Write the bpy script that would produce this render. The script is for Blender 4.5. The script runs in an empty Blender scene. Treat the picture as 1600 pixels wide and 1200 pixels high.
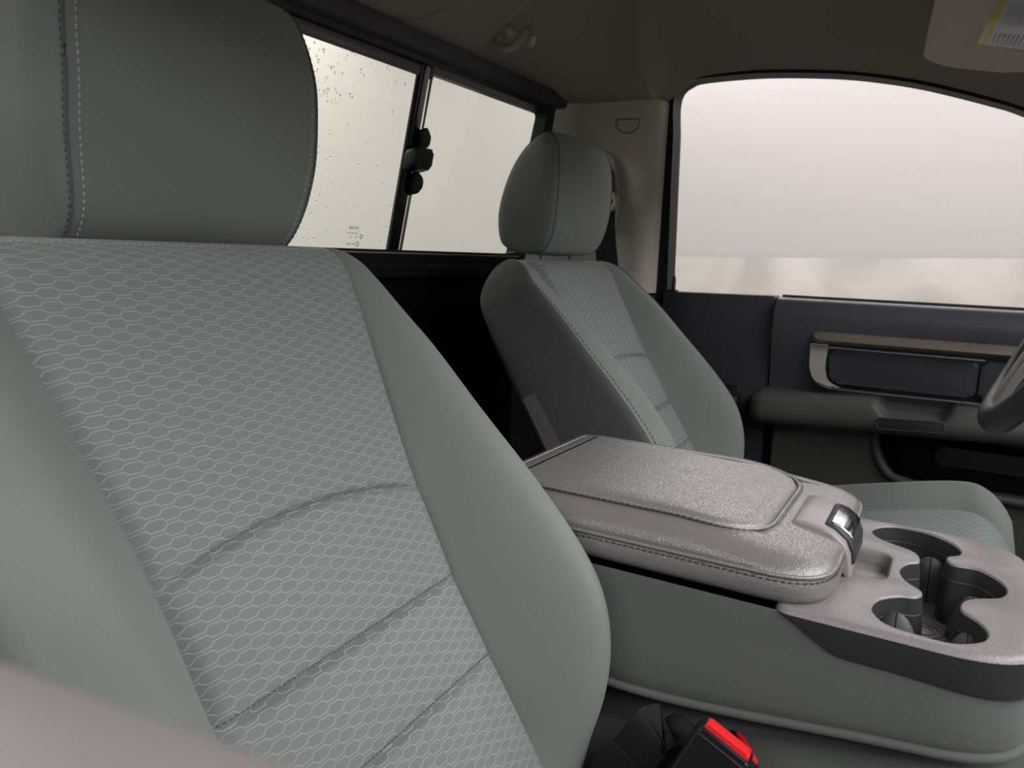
import bpy, bmesh, math, random
from mathutils import Vector, Matrix
random.seed(7)
S = bpy.context.scene
C = S.collection
PI = math.pi

# ------------------------------------------------------------------ camera
cam_d = bpy.data.cameras.new('camera')
cam = bpy.data.objects.new('camera', cam_d); C.objects.link(cam)
right = Vector((0.86535649, 0.49969416, 0.03826092))
down = Vector((0.11773472, -0.12849278, -0.98469698))
fwd = Vector((-0.48713108, 0.85661856, -0.17002342))
M = Matrix.Identity(4)
for i in range(3):
    M[i][0] = right[i]; M[i][1] = -down[i]; M[i][2] = -fwd[i]
M[0][3], M[1][3], M[2][3] = 0.0, -0.80, 1.0
cam.matrix_world = M
cam_d.sensor_width = 36.0; cam_d.lens = 27.0; cam_d.clip_start = 0.01; cam_d.clip_end = 60
cam_d.dof.use_dof = True; cam_d.dof.focus_distance = 0.85; cam_d.dof.aperture_fstop = 11.0
S.camera = cam

# ------------------------------------------------------------------ world, light, exposure
world = bpy.data.worlds.new('world'); S.world = world
world.use_nodes = True
bg = world.node_tree.nodes['Background']
bg.inputs[0].default_value = (1.0, 0.98, 0.97, 1); bg.inputs[1].default_value = 0.06
def area(name, loc, rot, sx, sy, power, col=(1, 0.985, 0.975)):
    l = bpy.data.lights.new(name, 'AREA'); l.shape = 'RECTANGLE'; l.size = sx; l.size_y = sy
    l.energy = power; l.color = col
    o = bpy.data.objects.new(name, l); C.objects.link(o); o.location = loc; o.rotation_euler = rot
    return o
# unseen ceiling lamps of the photo booth, with one added fill
area('booth_front_light', (3.0, -0.3, 2.85), (0, math.radians(14), 0), 3.2, 5.4, 335)
area('passenger_fill_light', (0.6, -3.4, 2.75), (0, 0, 0), 5.0, 1.4, 130)  # added fill through the passenger window for bolster, console and lid
area('booth_side_light', (0.2, 3.9, 2.75), (0, 0, 0), 5.5, 1.2, 125)
area('booth_rear_light', (-3.9, 0.3, 2.75), (0, 0, 0), 1.2, 5.5, 185)
S.view_settings.view_transform = 'Standard'; S.view_settings.look = 'None'
S.view_settings.gamma = 1.0; S.view_settings.use_curve_mapping = False
S.view_settings.exposure = 0.0

# ------------------------------------------------------------------ materials
def lin(c):
    return tuple(((v/255)/12.92 if v/255 <= .04045 else ((v/255+.055)/1.055)**2.4) for v in c) + (1,)
MATS = {}
def mat(name, rgb, rough=.6, spec=.4, metal=0., bump=None, var=0., sheen=0., coat=0.):
    """bump = list of (kind, scale, strength, distance)"""
    m = bpy.data.materials.new(name); m.use_nodes = True
    nt = m.node_tree; b = nt.nodes['Principled BSDF']
    b.inputs['Base Color'].default_value = lin(rgb)
    b.inputs['Roughness'].default_value = rough
    b.inputs['Specular IOR Level'].default_value = spec
    b.inputs['Metallic'].default_value = metal
    b.inputs['Sheen Weight'].default_value = sheen
    b.inputs['Coat Weight'].default_value = coat; b.inputs['Coat Roughness'].default_value = .28
    tc = nt.nodes.new('ShaderNodeTexCoord')
    prev = None
    for kind, sc, st, di in (bump or []):
        if kind == 'noise':
            t = nt.nodes.new('ShaderNodeTexNoise'); t.inputs['Scale'].default_value = sc
            t.inputs['Detail'].default_value = 2; out = t.outputs['Fac']
        elif kind == 'vor':
            t = nt.nodes.new('ShaderNodeTexVoronoi'); t.inputs['Scale'].default_value = sc
            t.feature = 'DISTANCE_TO_EDGE'; out = t.outputs['Distance']
        else:
            t = nt.nodes.new('ShaderNodeTexWave'); t.inputs['Scale'].default_value = sc
            t.bands_direction = 'DIAGONAL'; t.inputs['Distortion'].default_value = .6; out = t.outputs['Fac']
        nt.links.new(tc.outputs['Object'], t.inputs['Vector'])
        bp = nt.nodes.new('ShaderNodeBump'); bp.inputs['Strength'].default_value = st
        bp.inputs['Distance'].default_value = di
        nt.links.new(out, bp.inputs['Height'])
        if prev: nt.links.new(prev.outputs['Normal'], bp.inputs['Normal'])
        prev = bp
    if prev:
        nt.links.new(prev.outputs['Normal'], b.inputs['Normal']); nt.links.new(prev.outputs['Normal'], b.inputs['Coat Normal'])
    if var:
        n = nt.nodes.new('ShaderNodeTexNoise'); n.inputs['Scale'].default_value = 9; n.inputs['Detail'].default_value = 5
        nt.links.new(tc.outputs['Object'], n.inputs['Vector'])
        mr = nt.nodes.new('ShaderNodeMapRange'); mr.inputs['To Min'].default_value = 1-var; mr.inputs['To Max'].default_value = 1+var
        nt.links.new(n.outputs['Fac'], mr.inputs['Value'])
        mx = nt.nodes.new('ShaderNodeVectorMath'); mx.operation = 'SCALE'
        mx.inputs[0].default_value = lin(rgb)[:3]
        nt.links.new(mr.outputs[0], mx.inputs['Scale'])
        nt.links.new(mx.outputs[0], b.inputs['Base Color'])
    MATS[name] = m
    return m

FAB = [('noise', 900, .35, .0006), ('noise', 160, .12, .001)]
LEA = [('vor', 430, .7, .0007), ('noise', 260, .3, .0008)]
mat('fabric', (110, 116, 112), .85, .2, bump=FAB, var=.07, sheen=.15)
mat('console_fabric', (86, 90, 87), .85, .2, bump=[('wave', 700, .2, .0005), ('noise', 700, .3, .0005)], var=.06, sheen=.1)
mat('shaded_side_fabric', (78, 80, 80), .85, .2, bump=FAB, var=.05)  # darker copy of fabric, shade of the driver seat's side put into the colour
mat('dark_fabric', (86, 92, 90), .85, .2, bump=FAB, var=.06, sheen=.1)
mat('vinyl', (110, 105, 105), .34, .7, bump=LEA, var=.03, coat=.6)
mat('tray_plastic', (122, 116, 117), .38, .6, bump=[('vor', 420, .6, .0006), ('noise', 260, .3, .0007)])
mat('grip_rubber', (66, 66, 68), .55, .4)
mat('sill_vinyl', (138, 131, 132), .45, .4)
mat('dark_plastic', (44, 44, 46), .5, .4, bump=[('vor', 500, .3, .0005)])
mat('latch_plastic', (136, 127, 127), .4, .5)
mat('black', (18, 18, 21), .5, .4)
mat('black_gloss', (14, 14, 16), .12, .5)
mat('rubber', (20, 20, 22), .6, .3)
mat('webbing', (20, 20, 22), .75, .3, bump=[('wave', 500, .3, .0006)])
mat('black_satin', (24, 24, 27), .32, .5)
mat('red', (225, 40, 48), .3, .5)
mat('chrome', (215, 218, 225), .16, .5, metal=1.)
mat('satin_metal', (186, 178, 173), .38, .5, metal=.5)
mat('bronze', (118, 109, 102), .36, .5, metal=.45)
mat('door', (58, 59, 67), .40, .5, bump=[('vor', 380, .25, .0005)])
mat('door_pad', (52, 53, 61), .5, .4, bump=[('noise', 400, .25, .0006)])
mat('door_arm', (70, 69, 67), .55, .35, bump=[('vor', 380, .25, .0005)])
mat('headliner', (146, 138, 127), .95, .1, bump=[('noise', 700, .25, .0006)], var=.04)
mat('pillar', (190, 182, 172), .7, .3, bump=[('noise', 500, .2, .0005)])
mat('hook_plastic', (176, 164, 152), .45, .4)
mat('carpet', (14, 14, 16), .95, .1, bump=[('noise', 300, .6, .002)])
mat('visor', (198, 186, 172), .85, .2, bump=[('noise', 600, .2, .0005)], var=.06)
mat('paper', (205, 205, 208), .6, .3)
mat('yellow_paper', (205, 190, 120), .6, .3)
mat('ink', (60, 62, 66), .7, .2)
mat('thread', (150, 158, 152), .7, .2)
mat('dark_thread', (70, 76, 73), .7, .2)
mat('reflection_grey', (112, 106, 106), .4, .4)
mat('window_trim', (56, 54, 58), .55, .35)

# booth wall: off-white paint, lower band with soft marbling
mat('booth_wall', (186, 182, 180), .9, .1)
mat('booth_floor', (105, 103, 101), .6, .3)
def marble():
    m = bpy.data.materials.new('booth_band'); m.use_nodes = True; nt = m.node_tree; b = nt.nodes['Principled BSDF']
    tc = nt.nodes.new('ShaderNodeTexCoord'); n = nt.nodes.new('ShaderNodeTexNoise')
    n.inputs['Scale'].default_value = 1.6; n.inputs['Detail'].default_value = 6; n.inputs['Distortion'].default_value = 1.2
    nt.links.new(tc.outputs['Object'], n.inputs['Vector'])
    r = nt.nodes.new('ShaderNodeValToRGB'); r.color_ramp.elements[0].position = .35; r.color_ramp.elements[1].position = .7
    r.color_ramp.elements[0].color = lin((182, 177, 171)); r.color_ramp.elements[1].color = lin((210, 205, 199))
    nt.links.new(n.outputs['Fac'], r.inputs['Fac']); nt.links.new(r.outputs[0], b.inputs['Base Color'])
    b.inputs['Roughness'].default_value = .6
    MATS['booth_band'] = m
marble()
def glass(name, tint, refl=1.45):
    m = bpy.data.materials.new(name); m.use_nodes = True; nt = m.node_tree
    for n in list(nt.nodes):
        if n.type != 'OUTPUT_MATERIAL': nt.nodes.remove(n)
    out = [n for n in nt.nodes if n.type == 'OUTPUT_MATERIAL'][0]
    tr = nt.nodes.new('ShaderNodeBsdfTransparent'); tr.inputs[0].default_value = tint
    gl = nt.nodes.new('ShaderNodeBsdfGlossy'); gl.inputs['Roughness'].default_value = .0
    fr = nt.nodes.new('ShaderNodeFresnel'); fr.inputs['IOR'].default_value = refl
    mx = nt.nodes.new('ShaderNodeMixShader')
    nt.links.new(fr.outputs[0], mx.inputs[0]); nt.links.new(tr.outputs[0], mx.inputs[1]); nt.links.new(gl.outputs[0], mx.inputs[2])
    nt.links.new(mx.outputs[0], out.inputs[0]); MATS[name] = m
glass('glass_rear', (.97, .985, .90, 1))
glass('glass_door', (.97, .955, .955, 1))
def water():
    m = bpy.data.materials.new('water'); m.use_nodes = True; b = m.node_tree.nodes['Principled BSDF']
    b.inputs['Base Color'].default_value = (.75, .75, .72, 1); b.inputs['Roughness'].default_value = .02
    b.inputs['Transmission Weight'].default_value = 1; b.inputs['IOR'].default_value = 1.33
    MATS['water'] = m
water()

def hex_fabric():
    """woven stretched-honeycomb cloth; UV are metres on the panel"""
    m = bpy.data.materials.new('hex_fabric'); m.use_nodes = True; nt = m.node_tree; b = nt.nodes['Principled BSDF']
    uv = nt.nodes.new('ShaderNodeUVMap'); uv.uv_map = 'UVMap'
    sep = nt.nodes.new('ShaderNodeSeparateXYZ'); nt.links.new(uv.outputs[0], sep.inputs[0])
    def mth(op, a, c=None, d=None):
        n = nt.nodes.new('ShaderNodeMath'); n.operation = op
        for i, v in enumerate((a, c, d)):
            if v is None: continue
            if isinstance(v, (int, float)): n.inputs[i].default_value = v
            else: nt.links.new(v, n.inputs[i])
        return n.outputs[0]
    X, H, c = .0126, .0102, .0031
    A = X/2 + c/2; k = 2*c/H
    # every thread line is a trapezoid wave: |y| = f(x) around each row centre
    px = mth('ABSOLUTE', mth('SUBTRACT', mth('MODULO', mth('ADD', sep.outputs[0], 10*2*X + X), 2*X), X))
    py = mth('ABSOLUTE', mth('SUBTRACT', mth('MODULO', mth('ADD', sep.outputs[1], 100*H + H/2), H), H/2))
    fw = nt.nodes.new('ShaderNodeMapRange'); fw.inputs['From Min'].default_value = X/2-c/2; fw.inputs['From Max'].default_value = X/2+c/2
    hi, lo = H/2-.0012, .0012
    fw.inputs['To Min'].default_value = hi; fw.inputs['To Max'].default_value = lo
    nt.links.new(px, fw.inputs['Value'])
    slope = mth('MULTIPLY', mth('LESS_THAN', mth('ABSOLUTE', mth('SUBTRACT', px, X/2)), c/2), .32)
    d = mth('MULTIPLY', mth('SUBTRACT', py, fw.outputs[0]), mth('SUBTRACT', 1., slope))
    ln = nt.nodes.new('ShaderNodeMapRange'); ln.interpolation_type = 'SMOOTHSTEP'
    ln.inputs['From Min'].default_value = .0001; ln.inputs['From Max'].default_value = .00062
    ln.inputs['To Min'].default_value = 1; ln.inputs['To Max'].default_value = 0
    nt.links.new(mth('ABSOLUTE', d), ln.inputs['Value'])
    line = ln.outputs[0]
    gap = nt.nodes.new('ShaderNodeMapRange'); gap.inputs['From Min'].default_value = X/2-c/2; gap.inputs['From Max'].default_value = X/2+c/2
    nt.links.new(px, gap.inputs['Value'])
    tc = nt.nodes.new('ShaderNodeTexCoord')
    ns = nt.nodes.new('ShaderNodeTexNoise'); ns.inputs['Scale'].default_value = 60; ns.inputs['Detail'].default_value = 4
    nt.links.new(tc.outputs['Object'], ns.inputs['Vector'])
    mx = nt.nodes.new('ShaderNodeMix'); mx.data_type = 'RGBA'
    mx.inputs['A'].default_value = lin((109, 113, 111)); mx.inputs['B'].default_value = lin((109, 115, 113))
    nt.links.new(gap.outputs[0], mx.inputs['Factor'])
    mx2 = nt.nodes.new('ShaderNodeMix'); mx2.data_type = 'RGBA'
    nt.links.new(mth('MULTIPLY', line, mth('ADD', mth('MULTIPLY', ns.outputs['Fac'], .6), .45)), mx2.inputs['Factor'])
    nt.links.new(mx.outputs['Result'], mx2.inputs['A']); mx2.inputs['B'].default_value = lin((150, 160, 156))
    nt.links.new(mx2.outputs['Result'], b.inputs['Base Color'])
    b.inputs['Roughness'].default_value = .85; b.inputs['Specular IOR Level'].default_value = .2
    b.inputs['Sheen Weight'].default_value = .12
    bp = nt.nodes.new('ShaderNodeBump'); bp.inputs['Strength'].default_value = .5; bp.inputs['Distance'].default_value = .0008
    nt.links.new(line, bp.inputs['Height'])
    n9 = nt.nodes.new('ShaderNodeTexNoise'); n9.inputs['Scale'].default_value = 1100
    nt.links.new(tc.outputs['Object'], n9.inputs['Vector'])
    b2 = nt.nodes.new('ShaderNodeBump'); b2.inputs['Strength'].default_value = .3; b2.inputs['Distance'].default_value = .0005
    nt.links.new(n9.outputs['Fac'], b2.inputs['Height']); nt.links.new(bp.outputs[0], b2.inputs['Normal'])
    nt.links.new(b2.outputs[0], b.inputs['Normal'])
    MATS['hex_fabric'] = m
hex_fabric()

# ------------------------------------------------------------------ helpers
def off(parent):
    o = Vector((0, 0, 0))
    while parent is not None:
        o += parent.location; parent = parent.parent
    return o
def mk(name, vs, fs, m, parent=None, smooth=True, uv=None, angle=None):
    """one mesh object from world-space vertices"""
    d = off(parent)
    me = bpy.data.meshes.new(name)
    me.from_pydata([(v[0]-d.x, v[1]-d.y, v[2]-d.z) for v in vs], [], fs)
    if uv:
        l = me.uv_layers.new(name='UVMap')
        for lp in me.loops: l.data[lp.index].uv = uv[lp.vertex_index]
    me.materials.append(MATS[m])
    bm = bmesh.new(); bm.from_mesh(me); bmesh.ops.recalc_face_normals(bm, faces=bm.faces)
    if angle is not None:
        for e in bm.edges:
            if len(e.link_faces) == 2 and e.calc_face_angle(0) > angle: e.smooth = False
    bm.to_mesh(me); bm.free()
    if smooth: me.polygons.foreach_set('use_smooth', [True]*len(me.polygons))
    o = bpy.data.objects.new(name, me); C.objects.link(o)
    if parent: o.parent = parent
    return o
def tag(o, label=None, cat=None, group=None, kind=None):
    if label: o['label'] = label
    if cat: o['category'] = cat
    if group: o['group'] = group
    if kind: o['kind'] = kind
    return o
def empty(name, loc, **kw):
    o = bpy.data.objects.new(name, None); C.objects.link(o); o.location = loc; o.empty_display_size = .05
    return tag(o, **kw)
def grid(fn, nu, nv, closeu=False):
    vs = [fn(i/(nu if closeu else nu-1), j/(nv-1)) for j in range(nv) for i in range(nu)]
    fs = []
    for j in range(nv-1):
        for i in range(nu if closeu else nu-1):
            a = j*nu+i; b = j*nu+(i+1) % nu
            fs.append((a, b, b+nu, a+nu))
    return vs, fs
def bm_obj(name, bm, m, parent=None, smooth=True, angle=.6):
    d = off(parent)
    bmesh.ops.recalc_face_normals(bm, faces=bm.faces)
    for v in bm.verts: v.co -= d
    for e in bm.edges:
        if len(e.link_faces) == 2 and e.calc_face_angle(0) > angle: e.smooth = False
    me = bpy.data.meshes.new(name); bm.to_mesh(me); bm.free(); me.materials.append(MATS[m])
    if smooth: me.polygons.foreach_set('use_smooth', [True]*len(me.polygons))
    o = bpy.data.objects.new(name, me); C.objects.link(o)
    if parent: o.parent = parent
    return o
def rounded(pts, r, n=5):
    """round the corners of a closed polygon; r one radius or a list"""
    out = []; N = len(pts)
    for i in range(N):
        p0, p, p2 = Vector(pts[i-1]), Vector(pts[i]), Vector(pts[(i+1) % N])
        rr = r[i] if isinstance(r, (list, tuple)) else r
        a = (p0-p); b = (p2-p); rr = min(rr, a.length*.48, b.length*.48)
        if rr < 1e-5: out.append(tuple(p)); continue
        A = p+a.normalized()*rr; B = p+b.normalized()*rr
        for k in range(n+1):
            t = k/n; q = A*(1-t)**2 + p*2*t*(1-t) + B*t*t; out.append(tuple(q))
    return out
XZ = lambda y: (lambda a, b, d: (a, y+d, b))      # outline in x,z extruded along y
def prism(name, outline, frame, d0, d1, m, parent=None, bev=0., seg=3, smooth=True):
    """solid between depth d0 and d1; frame(a,b,d) -> world"""
    bm = bmesh.new()
    lo = [bm.verts.new(frame(a, b, d0)) for a, b in outline]
    hi = [bm.verts.new(frame(a, b, d1)) for a, b in outline]
    f0 = bm.faces.new(lo); f1 = bm.faces.new(hi[::-1])
    N = len(lo)
    for i in range(N): bm.faces.new((lo[i], hi[i], hi[(i+1) % N], lo[(i+1) % N]))
    if bev > 0:
        es = list(f0.edges)+list(f1.edges)
        bmesh.ops.bevel(bm, geom=es, offset=bev, segments=seg, profile=.5, affect='EDGES', clamp_overlap=True)
    return bm_obj(name, bm, m, parent, smooth, .7)
def ring(name, outer, inner, frame, d0, d1, m, parent=None):
    N = len(outer); vs = []; fs = []
    for lst, d in ((outer, d0), (inner, d0), (inner, d1), (outer, d1)):
        vs += [frame(a, b, d) for a, b in lst]
    for k in range(4):
        for i in range(N):
            j = (i+1) % N; k2 = (k+1) % 4
            fs.append((k*N+i, k*N+j, k2*N+j, k2*N+i))
    return mk(name, vs, fs, m, parent, True, angle=.6)
def resample(pts, step):
    """add points along long straight edges of a closed polygon"""
    out = []; N = len(pts)
    for i in range(N):
        a = Vector(pts[i]); b = Vector(pts[(i+1) % N]); k = max(1, int((b-a).length/step))
        for j in range(k): q = a+(b-a)*j/k; out.append(tuple(q))
    return out
def offset_poly(pts, d):
    """offset closed polygon outward (counter-clockwise positive)"""
    N = len(pts); area2 = sum(pts[i][0]*pts[(i+1) % N][1]-pts[(i+1) % N][0]*pts[i][1] for i in range(N))
    s = 1 if area2 > 0 else -1; out = []
    for i in range(N):
        p0, p, p2 = Vector(pts[i-1]), Vector(pts[i]), Vector(pts[(i+1) % N])
        e1 = (p-p0); e2 = (p2-p)
        if e1.length < 1e-7: e1 = e2
        if e2.length < 1e-7: e2 = e1
        n1 = Vector((e1.y, -e1.x)).normalized()*s; n2 = Vector((e2.y, -e2.x)).normalized()*s
        nn = (n1+n2); nn = nn.normalized() if nn.length > 1e-6 else n1
        k = d/max(.5, nn.dot(n1)); out.append((p.x+nn.x*k, p.y+nn.y*k))
    return out
def tube(name, pts, r, m, parent=None, n=8, closed=False, flat=1.):
    pts = [Vector(p) for p in pts]; N = len(pts); vs = []; fs = []
    up = Vector((0, 0, 1))
    for i, p in enumerate(pts):
        a = pts[(i-1) % N] if (closed or i > 0) else p
        b = pts[(i+1) % N] if (closed or i < N-1) else p
        t = (b-a).normalized()
        x = t.cross(up)
        if x.length < 1e-3: x = t.cross(Vector((1, 0, 0)))
        x.normalize(); y = x.cross(t)
        rr = r[i] if isinstance(r, list) else r
        for k in range(n):
            q = 2*PI*k/n; vs.append(p + x*math.cos(q)*rr + y*math.sin(q)*rr*flat)
    L = N if closed else N-1
    for i in range(L):
        for k in range(n):
            j = (i+1) % N
            fs.append((i*n+k, i*n+(k+1) % n, j*n+(k+1) % n, j*n+k))
    if not closed:
        fs.append(tuple(range(n))[::-1]); fs.append(tuple((N-1)*n+k for k in range(n)))
    return mk(name, vs, fs, m, parent, True, angle=1.0)
def box(name, c, s, m, parent=None, bev=.004, rot=None, seg=3):
    bm = bmesh.new(); bmesh.ops.create_cube(bm, size=1)
    for v in bm.verts: v.co = Vector((v.co.x*s[0], v.co.y*s[1], v.co.z*s[2]))
    if bev: bmesh.ops.bevel(bm, geom=list(bm.edges), offset=bev, segments=seg, profile=.5, affect='EDGES', clamp_overlap=True)
    R = rot.to_matrix() if rot is not None else Matrix.Identity(3)
    for v in bm.verts: v.co = R @ v.co + Vector(c)
    return bm_obj(name, bm, m, parent, True, .7)
def stitches(name, pts, m, parent, step=.005, ln=.0034, r=.0006, nrm=None):
    """row of little thread stitches along a polyline: one mesh"""
    pts = [Vector(p) for p in pts]; vs = []; fs = []
    d = 0.; tgt = 0.
    for i in range(len(pts)-1):
        a, b = pts[i], pts[i+1]; L = (b-a).length
        if L < 1e-9: continue
        t = (b-a)/L
        while tgt <= d+L:
            p = a+t*(tgt-d); x = t.cross(Vector((.31, .2, .93))).normalized(); y = x.cross(t)
            k = len(vs)
            for e, w in ((-.5, .3), (-.25, 1), (.25, 1), (.5, .3)):
                for q in range(5):
                    an = 2*PI*q/5; vs.append(p+t*ln*e+(x*math.cos(an)+y*math.sin(an))*r*w)
            for s_ in range(3):
                for q in range(5): fs.append((k+s_*5+q, k+s_*5+(q+1) % 5, k+s_*5+5+(q+1) % 5, k+s_*5+5+q))
            tgt += step
        d += L
    o = mk(name, vs, fs, m, parent); o['kind'] = 'stuff'
    return o
def interp(tab, x):
    """smooth table lookup, tab sorted by x"""
    if x <= tab[0][0]: return tab[0][1]
    if x >= tab[-1][0]: return tab[-1][1]
    for i in range(len(tab)-1):
        x0, y0 = tab[i]; x1, y1 = tab[i+1]
        if x0 <= x <= x1:
            def sl(k):
                if k <= 0 or k >= len(tab)-1: return (tab[min(k+1, len(tab)-1)][1]-tab[max(k-1, 0)][1])/(tab[min(k+1, len(tab)-1)][0]-tab[max(k-1, 0)][0])
                return (tab[k+1][1]-tab[k-1][1])/(tab[k+1][0]-tab[k-1][0])
            h = x1-x0; t = (x-x0)/h; m0 = sl(i)*h; m1 = sl(i+1)*h
            return (2*t**3-3*t*t+1)*y0+(t**3-2*t*t+t)*m0+(-2*t**3+3*t*t)*y1+(t**3-t*t)*m1
def sstep(a, b, x):
    t = min(1, max(0, (x-a)/(b-a))); return t*t*(3-2*t)
def spline(pts, n=8, closed=False):
    P = [Vector(p) for p in pts]; N = len(P); out = []
    R_ = range(N if closed else N-1)
    for i in R_:
        p0 = P[i-1] if (closed or i > 0) else P[i]; p1 = P[i]; p2 = P[(i+1) % N]; p3 = P[(i+2) % N] if (closed or i+2 < N) else p2
        for k in range(n):
            t = k/n
            out.append(.5*((2*p1)+(p2-p0)*t+(2*p0-5*p1+4*p2-p3)*t*t+(3*p1-p0-3*p2+p3)*t**3))
    if not closed: out.append(P[-1])
    return out

# ================================================================== SETTING
# ---- photo booth round the truck
def booth():
    Rb = 5.2; cx, cy = 0.0, -.4
    def wall(z0f, z1f, R0, name, m):
        def fn(u, v):
            a = math.radians(-28+246*u); x = cx+R0*math.cos(a); y = cy+R0*math.sin(a)
            return (x, y, z0f(x, y)*(1-v)+z1f(x, y)*v)
        vs, fs = grid(fn, 80, 8)
        return tag(mk(name, vs, fs, m), kind='structure')
    edge = lambda x, y: 1.0+.034*(x+1.9)
    wall(edge, lambda x, y: 3.05, Rb, 'wall_booth', 'booth_wall')
    wall(lambda x, y: -.78, edge, Rb-.03, 'trim_1', 'booth_band')
    o = mk('floor_booth', [(cx+Rb*math.cos(2*PI*k/64), cy+Rb*math.sin(2*PI*k/64), -.78) for k in range(64)], [tuple(range(64))], 'booth_floor', smooth=False)
    tag(o, kind='structure')
booth()

# ---- headliner
EDGE = [(-.84, 1.303), (-.57, 1.303), (-.545, 1.309), (-.52, 1.334), (-.49, 1.350), (-.44, 1.355), (-.37, 1.356), (-.246, 1.346), (-.165, 1.333), (-.085, 1.314), (.014, 1.282), (.062, 1.263), (.13, 1.231), (.26, 1.164)]
def roof_z(x, y):
    zc = 1.45-.138*sstep(-.56, -.79, x)-.10*sstep(-.20, .22, x)
    ze = min(interp(EDGE, x), zc-.002)
    a = abs(y)
    e = sstep(.46, .70, a)*.55+.45*max(0., min(1., (a-.60)/.15))**2
    if x < -.5: e = max(e, sstep(-.5, -.56, x)*sstep(.50, .70, a))
    z = zc*(1-e)+ze*e
    # shallow pressed channel beside the coat hook
    z += .020*sstep(-.48, -.60, x)*sstep(-.79, -.72, x)*sstep(.0, .03, y-.355-.35*(x+.69))*sstep(.62, .40, y)
    return z
def ceiling():
    xs = [-.80+i*.0115 for i in range(84)]; ys = [-.76+i*.0127 for i in range(121)]
    ys = [y for y in ys if y <= .766]
    vs = [(x, y, roof_z(x, y)) for y in ys for x in xs]; nx = len(xs); fs = []
    for j in range(len(ys)-1):
        for i in range(nx-1): a = j*nx+i; fs.append((a, a+1, a+1+nx, a+nx))
    k = len(vs); vs += [(v[0], v[1], 1.53) for v in vs]
    for j in range(len(ys)-1):
        for i in range(nx-1): a = k+j*nx+i; fs.append((a, a+nx, a+1+nx, a+1))
    for i in range(nx-1):
        for j0 in (0, len(ys)-1):
            a = j0*nx+i; fs.append((a, a+1, k+a+1, k+a))
    for j in range(len(ys)-1):
        for i0 in (0, nx-1):
            a = j*nx+i0; fs.append((a, a+nx, k+a+nx, k+a))
    return tag(mk('ceiling', vs, fs, 'headliner', angle=.8), kind='structure')
ceiling()

# ---- rear wall and its sliding window
def rearp(y, h, d=0.):
    """h = height z; the window plane leans forward at the top; d = towards the cab"""
    x = -.765-(1.28-h)*.21
    return (x+d*.978, y, h+d*.2)
RF = lambda a, b, d: rearp(a, b, d)
def rear():
    # lower wall, black carpet
    prism('wall_rear', [(-.80, .02), (.80, .02), (.80, .965), (-.80, .965)], lambda a, b, d: (-.83+d, a, b), -.03, 0, 'carpet', bev=.004)['kind'] = 'structure'
    prism('wall_rear_header', [(-.76, 1.285), (.76, 1.285), (.76, 1.312), (-.76, 1.312)], RF, -.03, .028, 'window_trim', bev=.006)['kind'] = 'structure'
    w = empty('window_1', (-.80, 0, .96), kind='structure')
    out = rounded([(-.665, .962), (.665, .962), (.665, 1.292), (-.665, 1.292)], .03)
    inn = rounded([(-.628, .992), (.622, .992), (.622, 1.277), (-.628, 1.277)], .012)
    ring('frame', out, inn, RF, -.012, .016, 'black', w)
    for nm, a, b, d, lo, hi in (('pane', -.63, -.205, -.004, .985, 1.282), ('sliding_pane', -.222, .243, .006, .990, 1.282), ('pane', .226, .63, -.004, .985, 1.282)):
        o = mk(nm, [rearp(a, lo, d), rearp(b, lo, d), rearp(b, hi, d), rearp(a, hi, d)], [(0, 1, 2, 3)], 'glass_rear', w, False)
        if nm == 'sliding_pane':
            drops(o, -.2, .215, d)
            marks(o, d)
    # channel posts at the edges of the sliding pane
    for yy in (-.222, .222):
        prism('divider', [(yy-.011, .985), (yy+.011, .985), (yy+.011, 1.283), (yy-.011, 1.283)], RF, -.002, .0115, 'black_gloss', w, bev=.003)
    prism('pane_seal', [(.239, .987), (.2425, .987), (.2425, 1.282), (.239, 1.282)], RF, .006, .010, 'satin_metal', w)
    prism('top_reflection_strip', [(-.235, 1.262), (.245, 1.262), (.245, 1.279), (-.235, 1.279)], RF, .0062, .0085, 'reflection_grey', w)  # grey paints in the reflection along the sliding pane's top edge
    prism('sill_line', [(-.62, .985), (.63, .985), (.63, .9875), (-.62, .9875)], RF, .016, .019, 'satin_metal', w)
    l = prism('latch', rounded([(.203, 1.118), (.252, 1.118), (.252, 1.150), (.203, 1.150)], .006), RF, .0115, .034, 'black', w, bev=.005)
    prism('latch_tab', rounded([(.228, 1.152), (.249, 1.156), (.249, 1.172), (.236, 1.184), (.228, 1.184)], .004), RF, .009, .024, 'black', l, bev=.003)
    prism('latch_tab', rounded([(.228, 1.082), (.240, 1.082), (.250, 1.092), (.250, 1.106), (.240, 1.112), (.228, 1.118)], .004), RF, .009, .024, 'black', l, bev=.003)
    # moulding under the window
    prism('moulding', rounded([(-.69, .945), (.69, .945), (.69, .968), (-.69, .968)], .006), RF, -.02, .03, 'black', w, bev=.006)
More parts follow.
